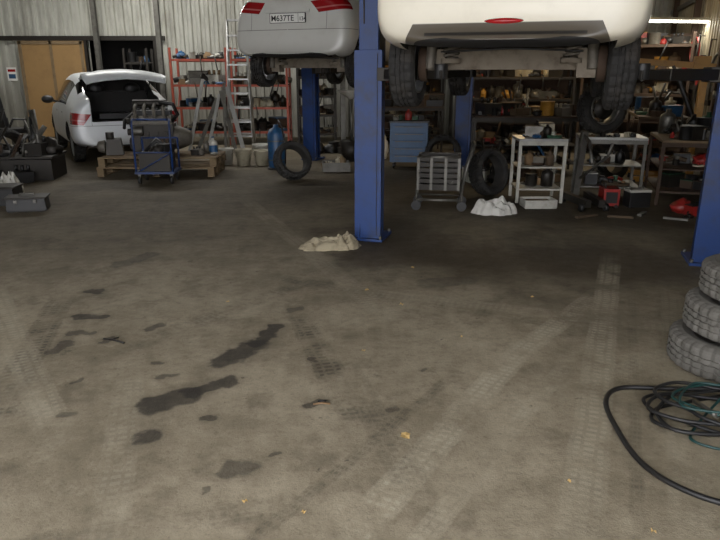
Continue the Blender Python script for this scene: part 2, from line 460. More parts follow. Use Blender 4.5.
        h.box((0, 1.10, .90), (1.1, .12, .55), seat); h.blob((-.3, 1.08, 1.22), (.14, .06, .1), black, 0, flat=False, nu=16, nv=10); h.blob((.3, 1.08, 1.22), (.14, .06, .1), black, 0, flat=False, nu=16, nv=10)
        h.box((0, .18, .715), (1.1, .05, .02), black)
        h.box((-.15, .6, .78), (.5, .4, .1), black); h.box((.25, .5, .8), (.2, .3, .14), dsteel)
        h.obj("boot_interior", parent=e, bevel=.01)
    return e

car("raised_sedan_car", (.86, 4.15), radians(17.2), 1.36, .12, rgb=(232, 226, 208), fog=True)
car("raised_sedan_car.001", (-1.03, 9.05), radians(22), 1.40, .12, plate=("M637TE", "134"), rgb=(198, 198, 192), zt=(.84, .99), xt=.34)
car("liftback_car", (-3.85, 10.95), radians(-30), 0, 0, hatch=True, rgb=(208, 212, 214), zt=(.64, .83), xt=.56)

# ------------------------------------------------------------------ lifts
def lift(name, left, right, H, arm_z):
    e = empty(name, (left[0], left[1], 0), math.atan2(right[1] - left[1], right[0] - left[0]))
    L = math.hypot(right[0] - left[0], right[1] - left[1])
    for i, (x, s) in enumerate(((0, 1), (L, -1))):
        b = B()
        b.box((x - s * .075, 0, H / 2), (.02, .24, H), blue)
        b.box((x, -.12, H / 2), (.17, .012, H), blue); b.box((x, .12, H / 2), (.17, .012, H), blue)
        b.box((x + s * .08, -.10, H / 2), (.012, .04, H), blue); b.box((x + s * .08, .10, H / 2), (.012, .04, H), blue)
        b.box((x, 0, H - .02), (.22, .28, .04), blue)
        b.box((x + s * .0, 0, .012), (.30, .38, .024), blue)
        for a in (-1, 1):
            b.add([(x - s * .08, a * .128, .02), (x - s * .08, a * .19, .02), (x - s * .08, a * .128, .2), (x - s * .07, a * .128, .02), (x - s * .07, a * .19, .02), (x - s * .07, a * .128, .2)],
                  [(0, 1, 2), (5, 4, 3), (0, 3, 4, 1), (1, 4, 5, 2), (2, 5, 3, 0)], blue)
            for bx in (-.13, .13):
                b.cyl((x + s * bx, a * .165, .02), (x + s * bx, a * .165, .05), .016, steel, 6)
        b.cyl((x, 0, .02), (x, 0, H - .05), .028, steel, 12)
        gz = (arm_z + .2) / 2
        b.box((x, -.137, gz), (.25, .012, gz * 2 - .04), blue)
        b.box((x + s * .12, -.11, gz), (.010, .06, gz * 2 - .04), blue)
        b.box((x - s * .12, -.11, gz), (.010, .06, gz * 2 - .04), blue)
        b.box((x - .04, -.132, H * .74), (.012, .01, 1.4), dsteel)
        b.box((x + .085, -.146, gz), (.006, .006, gz * 2 - .1), dsteel)
        b.obj("column_%d" % (i + 1), parent=e, bevel=.003)
        c = B()
        c.box((x + s * .03, 0, arm_z + .25), (.12, .16, .75), dsteel)
        c.box((x + s * .14, 0, arm_z - .02), (.12, .30, .11), dsteel)
        for a in (-1, 1):
            p0 = Vector((x + s * .16, a * .10, arm_z - .02)); p1 = Vector((x + s * (L / 2 - .68), a * .85, arm_z - .02))
            d = p1 - p0; ang = math.atan2(d.y, d.x)
            c.box((p0 + d * .35), (d.length * .7, .09, .08), dsteel, rot=(0, 0, ang))
            c.box((p0 + d * .8), (d.length * .5, .07, .06), dsteel, rot=(0, 0, ang))
            c.cyl(p1 + Vector((0, 0, -.03)), p1 + Vector((0, 0, .075)), .05, black, 16)
        c.obj("carriage_%d" % (i + 1), parent=e, bevel=.004)
    return e
lift("two_post_lift", (.11, 5.92), (2.86, 5.10), 3.5, 1.50)
lift("two_post_lift.001", (-.84, 11.6), (1.70, 10.6), 3.5, 1.54)

# ------------------------------------------------------------------ room shell
def slab(name, pts, z0, z1, m):
    b = B(); n = len(pts)
    vs = [(x, y, z0) for x, y in pts] + [(x, y, z1) for x, y in pts]
    fs = [tuple(reversed(range(n))), tuple(range(n, 2 * n))] + [(i, (i + 1) % n, n + (i + 1) % n, n + i) for i in range(n)]
    b.add(vs, fs, m); return b.obj(name)

def corrugated(name, segs, m, pitch=.20, dep=.045):
    b = B()
    for p0, p1, z0, z1 in segs:
        p0 = Vector(p0); p1 = Vector(p1); d = p1 - p0; L = d.length; d.normalize(); nn = Vector((-d.y, d.x))
        pr = []; t = 0
        while t < L:
            for a, h in ((0, 0), (.38, 0), (.5, 1), (.88, 1), (1.0, 0)):
                q = t + a * pitch
                if q <= L: pr.append((q, h * dep))
            t += pitch
        pr.append((L, 0))
        vs = []; fs = []
        for q, h in pr:
            x = p0 + d * q + nn * h
            vs += [(x.x, x.y, z0), (x.x, x.y, z1)]
        for i in range(len(pr) - 1): fs.append((2 * i, 2 * i + 2, 2 * i + 3, 2 * i + 1))
        a0 = p0 + nn * .10; a1 = p1 + nn * .10; o = len(vs)
        vs += [(a0.x, a0.y, z0), (a0.x, a0.y, z1), (a1.x, a1.y, z0), (a1.x, a1.y, z1)]
        fs.append((o, o + 1, o + 3, o + 2))
        b.add(vs, fs, m)
    return b.obj(name)
YB = 15.7; XL = -8.7; H = 4.6
def wx(y): return 2.35 + .303 * y
corrugated("wall_back", [((XL, YB), (-6.3, YB), 0, H), ((-6.3, YB), (-4.75, YB), 2.2, H), ((-4.75, YB), (wx(YB), YB), 0, H)], wmat)
corrugated("wall_left", [((XL, -1.5), (XL, YB), 0, H)], wmat)
corrugated("wall_right", [((wx(YB), YB), (wx(-1.5), -1.5), 0, H)], wmat2)
corrugated("wall_front", [((wx(-1.5), -1.5), (1.75, -1.5), 0, H), ((1.75, -1.5), (-5.2, -1.5), 4.2, H), ((-5.2, -1.5), (XL, -1.5), 0, H)], wmat)
slab("ceiling", [(XL - .1, -1.6), (wx(-1.6) + .1, -1.6), (wx(YB + .1) + .1, YB + .1), (XL - .1, YB + .1)], H, H + .1, cmat)
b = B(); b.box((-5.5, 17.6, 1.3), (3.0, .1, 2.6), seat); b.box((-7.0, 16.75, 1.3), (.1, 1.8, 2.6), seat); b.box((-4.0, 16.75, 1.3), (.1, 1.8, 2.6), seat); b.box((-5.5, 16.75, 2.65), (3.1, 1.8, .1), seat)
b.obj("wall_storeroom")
b = B()
b.box((-6.35, YB - .05, 1.1), (.10, .10, 2.2), dsteel); b.box((-4.72, YB - .05, 1.1), (.08, .10, 2.2), dsteel); b.box((-6.5, YB - .06, 2.24), (4.0, .10, .10), dsteel)
b.obj("trim_1")
b = B(); b.box((-7.10, YB - .14, 1.10), (1.50, .03, 2.16), ply)
for x in (-7.8, -7.1, -6.4): b.box((x, YB - .165, 1.10), (.06, .02, 2.16), wood)
b.box((-7.1, YB - .165, 2.14), (1.5, .02, .07), wood); b.cyl((-6.5, YB - .18, 1.0), (-6.5, YB - .18, 1.2), .012, steel)
b.obj("door_1")
for i, (x, y) in enumerate(((-5.95, 15.35), (-4.32, 14.6), (-.35, 13.6))):
    b = B(); cm = steel
    b.box((x, y, H / 2), (.012, .10, H), cm); b.box((x, y - .05, H / 2), (.10, .012, H), cm); b.box((x, y + .05, H / 2), (.10, .012, H), cm)
    b.box((x, y, .01), (.22, .22, .02), steel)
    b.obj("steel_column")
for i, y in enumerate((2.5, 6.5, 10.5, 14.2)):
    b = B(); x1 = wx(y) - .05; b.box(((XL + x1) / 2, y, H - .06), (x1 - XL - .1, .12, .10), rust); b.box(((XL + x1) / 2, y, H - .45), (x1 - XL - .1, .10, .08), rust)
    x = XL + .3; up = True
    while x + .6 < x1:
        b.cyl((x, y, H - .1 if up else H - .43), (x + .6, y, H - .43 if up else H - .1), .02, rust, 6); x += .6; up = not up
    b.obj("trim_%d" % (i + 2))
b = B(); ang = math.atan2(1, .303)
for z in (1.25, 2.75):
    y0, y1 = 3.0, 15.2; b.box(((wx(y0) + wx(y1)) / 2 - .06, (y0 + y1) / 2, z), ((y1 - y0) / sin(ang), .06, .08), steel, rot=(0, 0, ang))
for y in (7.2, 9.6, 12.0, 14.4): b.box((wx(y) - .10, y, H / 2), (.10, .10, H), rust, rot=(0, 0, ang))
b.obj("trim_6")

# ------------------------------------------------------------------ floor
fm = bpy.data.materials.new("oil_stained_shaded_concrete"); fm.use_nodes = True; k = NT(fm)
c = k.coord()
flat = k.v('MULTIPLY', c, (1, 1, 0))
n1 = k.noise(flat, 1.1, 7, .62).outputs[0]
n2 = k.noise(flat, 9, 8, .72).outputs[0]
n3 = k.noise(flat, 90, 4, .7).outputs[0]
n4 = k.noise(flat, .45, 4, .5).outputs[0]
n5 = k.noise(flat, 3.0, 9, .7).outputs[0]
n6 = k.noise(flat, 30, 6, .7).outputs[0]
col = k.mix(k.sstep(n1, .33, .68), lin((164, 153, 131)), lin((130, 120, 100)))
col = k.mix(k.m('MULTIPLY', k.sstep(n2, .42, .75), .5), col, lin((96, 87, 71)))
col = k.mix(k.m('MULTIPLY', k.sstep(n2, .48, .25), .35), col, lin((186, 176, 154)))
col = k.mix(k.m('MULTIPLY', k.sstep(n3, .5, .8), .4), col, lin((86, 78, 64)))
col = k.mix(k.m('MULTIPLY', k.sstep(n6, .52, .70), .35), col, lin((84, 76, 62)))
col = k.mix(k.m('MULTIPLY', k.sstep(n5, .50, .66), .5), col, lin((94, 85, 70)))
def wv(scale, amp):
    nd = k.n.new("ShaderNodeTexNoise"); k.link(flat, nd.inputs["Vector"]); nd.inputs["Scale"].default_value = scale; nd.inputs["Detail"].default_value = 5
    return k.scalev(k.v('SUBTRACT', nd.outputs["Color"], (.5, .5, .5)), amp)
warp = k.v('MULTIPLY', k.v('ADD', flat, wv(9, .15)), (1, 1, 0))
warp3 = k.v('MULTIPLY', k.v('ADD', flat, wv(1.5, 1.6)), (1, 1, 0))
warp2 = k.v('MULTIPLY', k.v('ADD', flat, wv(4.5, .03)), (1, 1, 0))
def segd(p, a, b_):
    a = Vector((a[0], a[1], 0)); b_ = Vector((b_[0], b_[1], 0)); ba = b_ - a
    pa = k.v('SUBTRACT', p, tuple(a))
    t = k.m('DIVIDE', k.v('DOT_PRODUCT', pa, tuple(ba), out=1), ba.length_squared, clamp=True)
    dv = k.v('SUBTRACT', pa, k.scalev(tuple(ba), t))
    return k.v('LENGTH', dv, out=1), t, ba.length
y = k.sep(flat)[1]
depth_shade = k.m('MULTIPLY', k.sstep(k.m('ADD', y, k.m('MULTIPLY', k.m('SUBTRACT', n4, .5), 4)), 3.0, 7.5), .68)  # daylight falloff toward the back, painted into the floor colour
col = k.mix(depth_shade, col, lin((68, 60, 47)))
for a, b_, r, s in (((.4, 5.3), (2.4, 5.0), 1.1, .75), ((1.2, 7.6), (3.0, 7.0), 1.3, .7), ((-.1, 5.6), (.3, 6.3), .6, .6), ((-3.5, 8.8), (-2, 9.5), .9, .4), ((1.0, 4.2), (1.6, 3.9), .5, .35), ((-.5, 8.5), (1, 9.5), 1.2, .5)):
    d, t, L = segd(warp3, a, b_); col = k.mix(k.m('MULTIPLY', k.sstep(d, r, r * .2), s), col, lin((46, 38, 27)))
def track(a, b_, w, colr, s, freq=24):
    global col
    d, t, L = segd(warp2, a, b_)
    band = k.sstep(d, w, w * .75)
    st = k.sstep(k.m('SINE', k.m('MULTIPLY', t, L * freq * 2 * pi)), -.5, .5)
    rib = k.sstep(k.m('SINE', k.m('MULTIPLY', d, 2 * pi / (w * .42))), -.8, .2)
    pat = k.m('ADD', k.m('MULTIPLY', k.m('MULTIPLY', st, rib), .40), .40)
    patch = k.m('ADD', .12, k.m('MULTIPLY', k.sstep(n5, .38, .60), .88))
    endf = k.m('MULTIPLY', k.sstep(t, 0, .18), k.sstep(t, 1, .82))
    f = k.m('MULTIPLY', k.m('MULTIPLY', band, pat), k.m('MULTIPLY', k.m('MULTIPLY', endf, patch), s))
    col = k.mix(f, col, colr)
LT = lin((186, 177, 155)); DK = lin((66, 60, 50))
track((-.30, 1.35), (.92, 3.35), .085, LT, .9); track((.62, 2.95), (1.7, 4.3), .08, LT, .8)
track((-.05, 1.4), (1.15, 3.2), .05, LT, .55); track((-.55, 1.5), (.55, 3.1), .035, DK, .6)
track((.62, 1.5), (2.2, 5.4), .09, LT, .7); track((.95, 1.4), (2.35, 4.6), .08, LT, .45); track((.78, 1.4), (2.05, 4.6), .03, DK, .5)
track((.02, 2.45), (-.42, 3.95), .09, DK, 1.0); track((-1.62, 2.4), (-2.1, 4.3), .10, DK, 1.0); track((-1.15, 2.2), (-2.8, 4.6), .09, LT, .6)
track((.25, 1.9), (-.1, 3.2), .08, DK, .5); track((-1.9, 5.5), (-2.6, 8.5), .12, DK, .5); track((.4, 3.3), (-1.5, 8.0), .10, LT, .4); track((-3.2, 4.5), (-1.2, 2.3), .09, LT, .4)
track((-.2, 4.4), (2.6, 3.4), .09, LT, .4); track((-.9, 4.8), (1.4, 3.6), .08, DK, .35); track((.2, 2.3), (2.2, 3.6), .07, LT, .35); track((-.1, 3.9), (.7, 7.5), .10, DK, .4)
track((-1.9, 2.6), (-.2, 4.8), .09, DK, .45); track((-.8, 1.6), (-1.3, 3.4), .08, LT, .4); track((-1.3, 1.7), (-.1, 2.0), .07, DK, .4)
for a, b_, r, s in (((-.74, 3.18), (-.60, 3.40), .10, .88), ((-.60, 3.40), (-.52, 3.66), .065, .88), ((-.98, 2.68), (-.84, 2.80), .10, .86), ((-.84, 2.80), (-.66, 2.94), .055, .84), ((-.92, 2.42), (-.91, 2.43), .075, .84), ((-.50, 2.17), (-.44, 2.2), .07, .6),
                   ((-1.80, 3.82), (-1.64, 3.84), .055, .85), ((-1.93, 4.33), (-1.87, 4.33), .055, .75), ((-1.28, 3.64), (-1.25, 3.67), .05, .65), ((-.70, 2.56), (-.68, 2.56), .04, .75), ((-1.02, 2.98), (-.98, 3.0), .035, .6),
                   ((-1.72, 3.3), (-1.70, 3.4), .05, .65), ((-1.75, 3.55), (-1.6, 3.56), .03, .6), ((-1.95, 5.0), (-1.8, 5.3), .10, .45), ((-.22, 2.7), (-.18, 2.72), .035, .75), ((-.46, 3.95), (-.42, 3.97), .05, .55), ((-1.5, 3.45), (-1.45, 3.5), .03, .65), ((.5, 4.5), (.8, 4.6), .12, .4),
                   ((-.35, 2.3), (-.33, 2.3), .025, .6), ((.15, 2.65), (.17, 2.66), .03, .5), ((-1.35, 2.6), (-1.33, 2.6), .03, .5), ((-1.1, 3.15), (-1.08, 3.16), .025, .6), ((-.25, 3.2), (-.24, 3.21), .02, .6), ((.35, 3.05), (.36, 3.06), .02, .5), ((-1.45, 2.95), (-1.44, 2.96), .025, .6), ((-.6, 2.05), (-.59, 2.05), .02, .6)):
    d, t, L = segd(warp, a, b_); f = k.m('MULTIPLY', k.sstep(d, r, r * .6), s)
    halo = k.m('MULTIPLY', k.sstep(d, r * 1.9, r * .9), s * .25)
    col = k.mix(halo, col, lin((84, 76, 62)))
    f = k.m('MULTIPLY', f, k.m('ADD', .75, k.m('MULTIPLY', n2, .4)), clamp=True)
    col = k.mix(f, col, lin((46, 43, 39)))
sp = k.noise(flat, 2.6, 9, .75).outputs[0]
col = k.mix(k.m('MULTIPLY', k.sstep(sp, .62, .69), .55), col, lin((58, 53, 45)))
sp2 = k.noise(flat, 14, 4, .6).outputs[0]
col = k.mix(k.m('MULTIPLY', k.sstep(sp2, .68, .73), .6), col, lin((55, 50, 43)))
k.link(col, k.b.inputs["Base Color"]); k.link(k.m('ADD', .62, k.m('MULTIPLY', n2, .3)), k.b.inputs["Roughness"])
k.b.inputs["Specular IOR Level"].default_value = .25
k.bump(k.m('ADD', n2, k.m('MULTIPLY', n3, .5)), .45, .012)
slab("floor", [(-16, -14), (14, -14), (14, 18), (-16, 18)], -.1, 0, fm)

# ------------------------------------------------------------------ clutter helper
def item(b, x, y, z, kind, s, r, m, m2):
    a = r.uniform(0, pi)
    if kind == 0: b.box((x, y, z + s * .35), (s * 1.1, s * .8, s * .7), m, rot=(0, 0, a)); b.box((x, y, z + s * .72), (s * 1.14, s * .84, s * .05), m2, rot=(0, 0, a))
    elif kind == 1:
        b.lathe([(.0001, 0), (s * .35, 0), (s * .35, s * .75), (s * .3, s * .85), (s * .12, s * .95), (s * .12, s * 1.1), (.0001, s * 1.1)], (x, y, z), (0, 0, 1), m, 14)
    elif kind == 2:
        b.lathe([(.0001, 0), (s * .4, 0), (s * .42, s * .06), (s * .4, s * .8), (s * .43, s * .82), (.0001, s * .82)], (x, y, z), (0, 0, 1), m, 16)
    elif kind == 3:
        rr = s * .5; b.lathe([(rr * .5, 0), (rr, 0), (rr, rr * .35), (rr * .5, rr * .35), (rr * .5, 0)], (x, y, z + .0), (0, 0, 1), m, 20); b.cyl((x, y, z), (x, y, z + rr * .7), rr * .3, m2, 12)
    elif kind == 4:
        d = Vector((cos(a), sin(a), 0)) * s; b.tube([Vector((x, y, z + s * .2)) - d * .6, Vector((x, y, z + s * .35)), Vector((x, y, z + s * .15)) + d * .6], s * .15, m, 8); b.cyl((x, y, z), (x, y, z + s * .5), s * .22, m2, 10)
    elif kind == 5:
        b.blob((x, y, z), (s * .5, s * .4, s * .45), m, .5, 2.5, r.random() * 50, 14, 9)
    elif kind == 6:
        b.box((x, y, z + s * .25), (s * 1.3, s * .7, s * .5), m, rot=(0, 0, a), taper=1.1)
        for q in range(3): b.cyl((x + (q - 1) * s * .25, y, z + s * .5), (x + (q - 1) * s * .28, y, z + s * .75), s * .08, m2, 8)
    elif kind == 7:
        for q in range(3):
            b.cyl((x + r.uniform(-.4, .4) * s, y, z), (x + r.uniform(-.8, .8) * s, y + .3 * s, z + s * r.uniform(1, 1.6)), s * .06, m if q else m2, 6)
def clutter(b, x0, x1, y0, y1, z, n, smin, smax, r, mats=None, kinds=7):
    mats = mats or CL
    for i in range(n):
        s = r.uniform(smin, smax)
        x = x0 + (x1 - x0) * ((i + r.uniform(.2, .8)) / n); y = r.uniform(y0, y1)
        item(b, x, y, z, r.randrange(kinds), s, r, r.choice(mats), r.choice(mats))

def rack(name, loc, rz, w, d, levels, pm, sm, n, seed, smax=.26, hh=None, post=.045, mats=None, back=False):
    r = random.Random(seed); b = B(); H_ = hh or levels[-1] + .05
    for x in (-w / 2, w / 2):
        for y in (-d / 2, d / 2): b.box((x, y, H_ / 2), (post, post, H_), pm)
        b.cyl((x, -d / 2, .2), (x, d / 2, H_ * .6), .008, pm, 6)
    for i, z in enumerate(levels):
        b.box((0, 0, z), (w, d, .02), sm); b.box((0, -d / 2, z - .015), (w, .03, .045), pm); b.box((0, d / 2, z - .02), (w, .03, .06), pm)
        sp = (levels[i + 1] - z - .05) if i < len(levels) - 1 else .35
        clutter(b, -w / 2 + .08, w / 2 - .08, 0, d / 2 - .08, z + .01, n, .16, min(smax * 1.35, sp * .9), r, mats)
        clutter(b, -w / 2 + .08, w / 2 - .08, -d / 2 + .10, 0, z + .01, n, .10, min(smax, sp * .75), r, mats)
        # things spilling over the shelf edge
        for q in range(n // 3):
            x = r.uniform(-w / 2 + .1, w / 2 - .1); L = r.uniform(.1, .3); m = r.choice([black, dsteel, rust])
            b.tube([(x, -d / 2 + .06, z + .05), (x + .02, -d / 2 - .03, z + .03), (x + r.uniform(-.08, .08), -d / 2 - .035, z - L)], r.uniform(.008, .02), m, 6)
    if back: b.box((0, d / 2 + .01, H_ / 2), (w, .01, H_), rust)
    return b.obj(name, loc, rz)

GREY = [dsteel, black, steel, castalu, rust, dsteel, black, card, white, blue2, cream, black]
rack("orange_storage_rack", (-3.35, 14.2, 0), 0, 1.15, .55, [.28, .78, 1.24, 1.75], orange, dwood, 7, 3, .30, 1.98, mats=GREY)
rack("orange_storage_rack.001", (-2.10, 14.2, 0), 0, 1.15, .55, [.28, .78, 1.24, 1.75], orange, dwood, 7, 4, .30, 1.98, mats=GREY)
WARM = [rust, card, dwood, dsteel, dsteel, yellow, castalu, black, black, black, red, cream, steel, rust, dsteel, rust]
rack("parts_shelving", (3.0, 13.0, 0), -.15, 2.2, .5, [.2, .58, 1.0, 1.40, 1.85], dsteel, dwood, 12, 11, .28, 2.1, mats=WARM, back=True)
rack("parts_shelving.001", (.85, 14.3, 0), 0, 1.8, .5, [.2, .62, 1.08, 1.46, 1.9], dsteel, dwood, 11, 12, .28, 2.1, mats=WARM, back=True)
rack("parts_shelving.002", (5.05, 12.2, 0), -.6, 1.8, .5, [.2, .66, 1.12, 1.5, 1.95], rust, dwood, 10, 13, .28, 2.15, mats=WARM, back=True)
rack("parts_shelving.003", (-.95, 14.6, 0), 0, .8, .45, [.2, .6, 1.0, 1.4, 1.8], dsteel, dwood, 6, 19, .26, 2.0, mats=GREY)
rack("small_parts_rack", (-5.0, 15.2, 0), 0, .5, .4, [.5, .9, 1.3, 1.7], dsteel, steel, 3, 15, .2, 2.0)

def bench(name, loc, rz, w, d, h, leg, top, seed, n=8, smax=.2, mats=None, free=None, kinds=7):
    r = random.Random(seed); b = B()
    for x in (-w / 2 + .02, w / 2 - .02):
        for y in (-d / 2 + .02, d / 2 - .02): b.box((x, y, h / 2), (.035, .035, h), leg)
    b.box((0, 0, h), (w, d, .03), top)
    b.box((0, -d / 2 + .01, h - .035), (w, .02, .05), leg)
    b.box((0, 0, .16), (w - .03, d - .03, .02), leg); b.box((0, 0, .42), (w - .03, d - .03, .015), leg)
    if free is None:
        clutter(b, -w / 2 + .12, w / 2 - .12, 0, d / 2 - .1, h + .015, n, .10, smax * 1.3, r, mats, kinds)
    clutter(b, -w / 2 + .1, w / 2 - .1, -d / 2 + .1, 0 if free is None else free, h + .015, n, .06, smax if free is None else .08, r, mats)
    clutter(b, -w / 2 + .14, w / 2 - .14, -d / 2 + .14, d / 2 - .14, .17, n, .10, .22, r, mats)
    clutter(b, -w / 2 + .14, w / 2 - .14, -d / 2 + .14, d / 2 - .14, .43, n, .08, .22, r, mats)
    return b.obj(name, loc, rz)
bench("metal_work_table", (2.15, 7.8, 0), -.05, .56, .5, .74, white, alu, 21, 5)
bench("steel_work_table", (3.08, 8.0, 0), -.2, .75, .6, .74, steel, alu, 22, 6, free=-.18)
bench("wooden_work_bench", (3.98, 7.85, 0), -.29, .75, 1.1, .74, rust, wood, 23, 9, smax=.22, kinds=8)
bench("work_bench", (4.70, 10.4, 0), -.29, .7, 1.6, .85, rust, dwood, 24, 12, smax=.3, kinds=8)
bench("work_bench.001", (2.55, 10.15, 0), -.1, 1.6, .6, .85, dsteel, rust, 25, 16, smax=.28, mats=WARM, kinds=8)
bench("work_bench.002", (.85, 12.9, 0), 0, 1.5, .6, .85, dsteel, rust, 26, 12, smax=.3, mats=WARM, kinds=8)
b = B(); r = random.Random(44)
for i in range(22):
    yy = 7.8 + i * .31; xx = wx(yy) - .14; zt = r.uniform(1.25, 2.1); m = r.choice([black, dsteel, rust, yellow, red, steel, black, black])
    b.cyl((xx + .08, yy, zt), (xx - .02, yy, zt + .01), .008, steel, 6)
    if i % 3 == 0: b.tube([(xx, yy + .14 * sin(a), zt - .2 + .2 * cos(a)) for a in [2 * pi * q / 20 for q in range(20)]], .02, m, 8, closed=True)
    elif i % 3 == 1: b.box((xx, yy, zt - .25), (.03, .06, .5), m); b.box((xx, yy, zt - .5), (.05, .16, .08), dsteel)
    else: b.cyl((xx, yy, zt), (xx, yy + .05, zt - .6), .015, m, 8); b.cyl((xx, yy + .05, zt - .6), (xx, yy + .06, zt - .7), .04, steel, 10)
b.obj("hanging_wall_tools")
b = B(); r = random.Random(45); b.box((0, 0, 1.75), (2.6, .03, 1.0), dwood)
for i in range(34):
    x = -1.2 + i * .072; z = r.uniform(1.75, 2.1); L = r.uniform(.15, .4); m = r.choice([steel, dsteel, black, red, yellow])
    b.box((x, -.03, z - L / 2), (r.uniform(.015, .03), .015, L), m); b.cyl((x, -.03, z), (x, -.045, z), r.uniform(.015, .03), m, 10)
b.obj("tool_board", (5.2, YB - .15, 0))

def tire_obj(name, loc, axis, m=rubber, Ro=.31, W=.2, rim=False):
    b = B(); add_tire(b, (0, 0, 0), axis, Ro, W, .195, m, 96)
    if rim: add_rim(b, (0, 0, 0), axis, .195, .17, steel, 6, -1)
    return b.obj(name, loc)
tire_obj("spare_wheel", (2.98, 8.12, .758 + .312), (.25, -1, .06), rim=True)
tire_obj("tire", (1.62, 8.05, .295), (.75, -1, .25), Ro=.29)
tire_obj("tire.001", (-.98, 9.35, .27), (.6, -1, .55), Ro=.28)
tire_obj("tire.002", (1.98, 3.12, .093), (0, 0, 1), dusty, .315, .178)
tire_obj("tire.003", (2.04, 3.12, .279), (0.02, 0, 1), dusty, .315, .178)
tire_obj("tire.004", (2.11, 3.14, .465), (0, 0.02, 1), dusty, .315, .178)
tire_obj("tire.006", (3.62, 9.3, .29), (.5, -1, .2)); tire_obj("tire.007", (1.3, 10.1, .29), (-.3, -1, .2), Ro=.28)

# ------------------------------------------------------------------ engine, pallets, trolley
def pallet(name, loc, rz, w=1.2, d=.8):
    b = B()
    for i in range(5): b.box((0, -d / 2 + .05 + i * (d - .1) / 4, .133), (w, .1, .022), wood)
    for x in (-w / 2 + .05, 0, w / 2 - .05):
        b.box((x, 0, .111), (.1, d, .02), wood)
        for y in (-d / 2 + .06, 0, d / 2 - .06): b.box((x, y, .06), (.1, .1, .08), wood)
        b.box((x, 0, .01), (.1, d, .02), wood)
    return b.obj(name, loc, rz, bevel=.004)
pallet("wooden_pallet", (-3.05, 9.95, 0), 0, 1.75, .8); pallet("wooden_pallet.001", (-3.02, 9.95, .146), .02, 1.75, .8)
b = B()
b.box((0, 0, .26), (.62, .34, .38), dsteel); b.box((0, 0, .51), (.58, .26, .14), castalu); b.box((0, .02, .61), (.55, .18, .08), black)
b.box((0, 0, .06), (.5, .26, .12), dsteel, taper=1.2)
for i in range(4):
    x = -.2 + i * .135
    b.tube([(x, -.12, .52), (x, -.26, .56), (x, -.28, .70), (x, -.12, .76)], .026, castalu, 10)
    b.tube([(x, .13, .42), (x, .24, .38), (x * .5, .26, .2)], .022, rust, 8)
    b.box((x, -.178, .22), (.05, .02, .26), dsteel); b.cyl((x, .02, .62), (x, .02, .68), .02, black, 8)
b.cyl((-.25, -.12, .76), (.25, -.12, .76), .05, dsteel, 14)
b.lathe([(.0001, 0), (.17, 0), (.18, .05), (.14, .16), (.10, .24), (.0001, .24)], (.31, 0, .24), (1, 0, 0), castalu, 20)
for (y, z, r_) in ((0, .16, .09), (-.12, .34, .05), (.08, .46, .07), (-.14, .5, .045)):
    b.cyl((-.31, y, z), (-.36, y, z), r_, dsteel, 20); b.cyl((-.36, y, z), (-.365, y, z), r_ * .6, steel, 20)
b.cyl((-.28, -.2, .36), (-.12, -.2, .36), .07, steel, 16)
b.tube([(.3, -.1, .5), (.4, -.2, .6), (.35, -.25, .75), (.15, -.2, .78)], .03, black, 10)
b.tube([(-.3, .1, .6), (-.42, 0, .5), (-.4, -.15, .4)], .025, black, 10)
b.obj("car_engine", (-3.15, 9.98, .294), .12, bevel=.006)
b = B(); b.box((0, 0, .12), (.26, .24, .24), dsteel, taper=.8); b.cyl((-.05, -.05, .24), (-.05, -.05, .34), .06, dsteel, 14); b.lathe([(.0001, 0), (.10, 0), (.08, .1), (.04, .12), (.0001, .12)], (-.13, 0, .12), (-1, .1, 0), castalu, 18)
b.obj("gearbox", (-3.74, 9.88, .294), .3, bevel=.006)
b = B(); b.lathe([(.0001, 0), (.065, 0), (.065, .17), (.05, .2), (.02, .22), (.02, .25), (.0001, .25)], (0, 0, 0), (0, 0, 1), white, 16); b.lathe([(.067, .04), (.067, .14)], (0, 0, 0), (0, 0, 1), blue2, 16); b.cyl((0, 0, .25), (0, 0, .27), .024, blue2)
b.obj("washer_fluid_bottle", (-2.24, 9.9, .294))
b = B(); r = random.Random(77); clutter(b, -.06, .08, -.2, .2, 0, 3, .12, .18, r, [dsteel, black, castalu]); b.obj("loose_engine_parts", (-2.44, 9.95, .294))
b = B()
w, d = .54, .48
b.box((0, 0, .16), (w, d, .03), blue)
for x in (-w / 2 + .02, w / 2 - .02):
    b.tube([(x, -d / 2 + .02, .16), (x, -d / 2 + .02, .84), (x, -d / 2 + .06, .88)], .014, blue, 8); b.tube([(x, d / 2 - .02, .16), (x, d / 2 - .02, .60)], .014, blue, 8)
b.cyl((-w / 2 + .02, -d / 2 + .02, .44), (w / 2 - .02, -d / 2 + .02, .44), .010, blue, 8)
b.cyl((-w / 2 + .02, -d / 2 + .02, .16), (w / 2 - .02, -d / 2 + .02, .44), .008, blue, 8)
b.cyl((-w / 2 + .02, -d / 2 + .06, .88), (w / 2 - .02, -d / 2 + .06, .88), .014, blue, 8)
b.cyl((-w / 2 + .02, d / 2 - .02, .6), (w / 2 - .02, d / 2 - .02, .6), .012, blue, 8)
for x in (-w / 2 + .05, w / 2 - .05):
    for y in (-d / 2 + .06, d / 2 - .06): b.cyl((x - .015, y, .06), (x + .015, y, .06), .06, black, 16); b.box((x, y, .12), (.04, .05, .06), steel)
b.box((0, 0, .30), (.42, .36, .26), dsteel); b.tube([(-.15, 0, .42), (0, .05, .58), (.15, 0, .46)], .04, black)
r = random.Random(61)
for i in range(6): item(b, r.uniform(-.15, .15), r.uniform(-.1, .1), .42, r.choice([3, 4, 5, 6]), r.uniform(.12, .24), r, r.choice([dsteel, castalu, black]), r.choice([steel, rust]))
b.obj("blue_parts_trolley", (-2.86, 9.1, 0), .06)

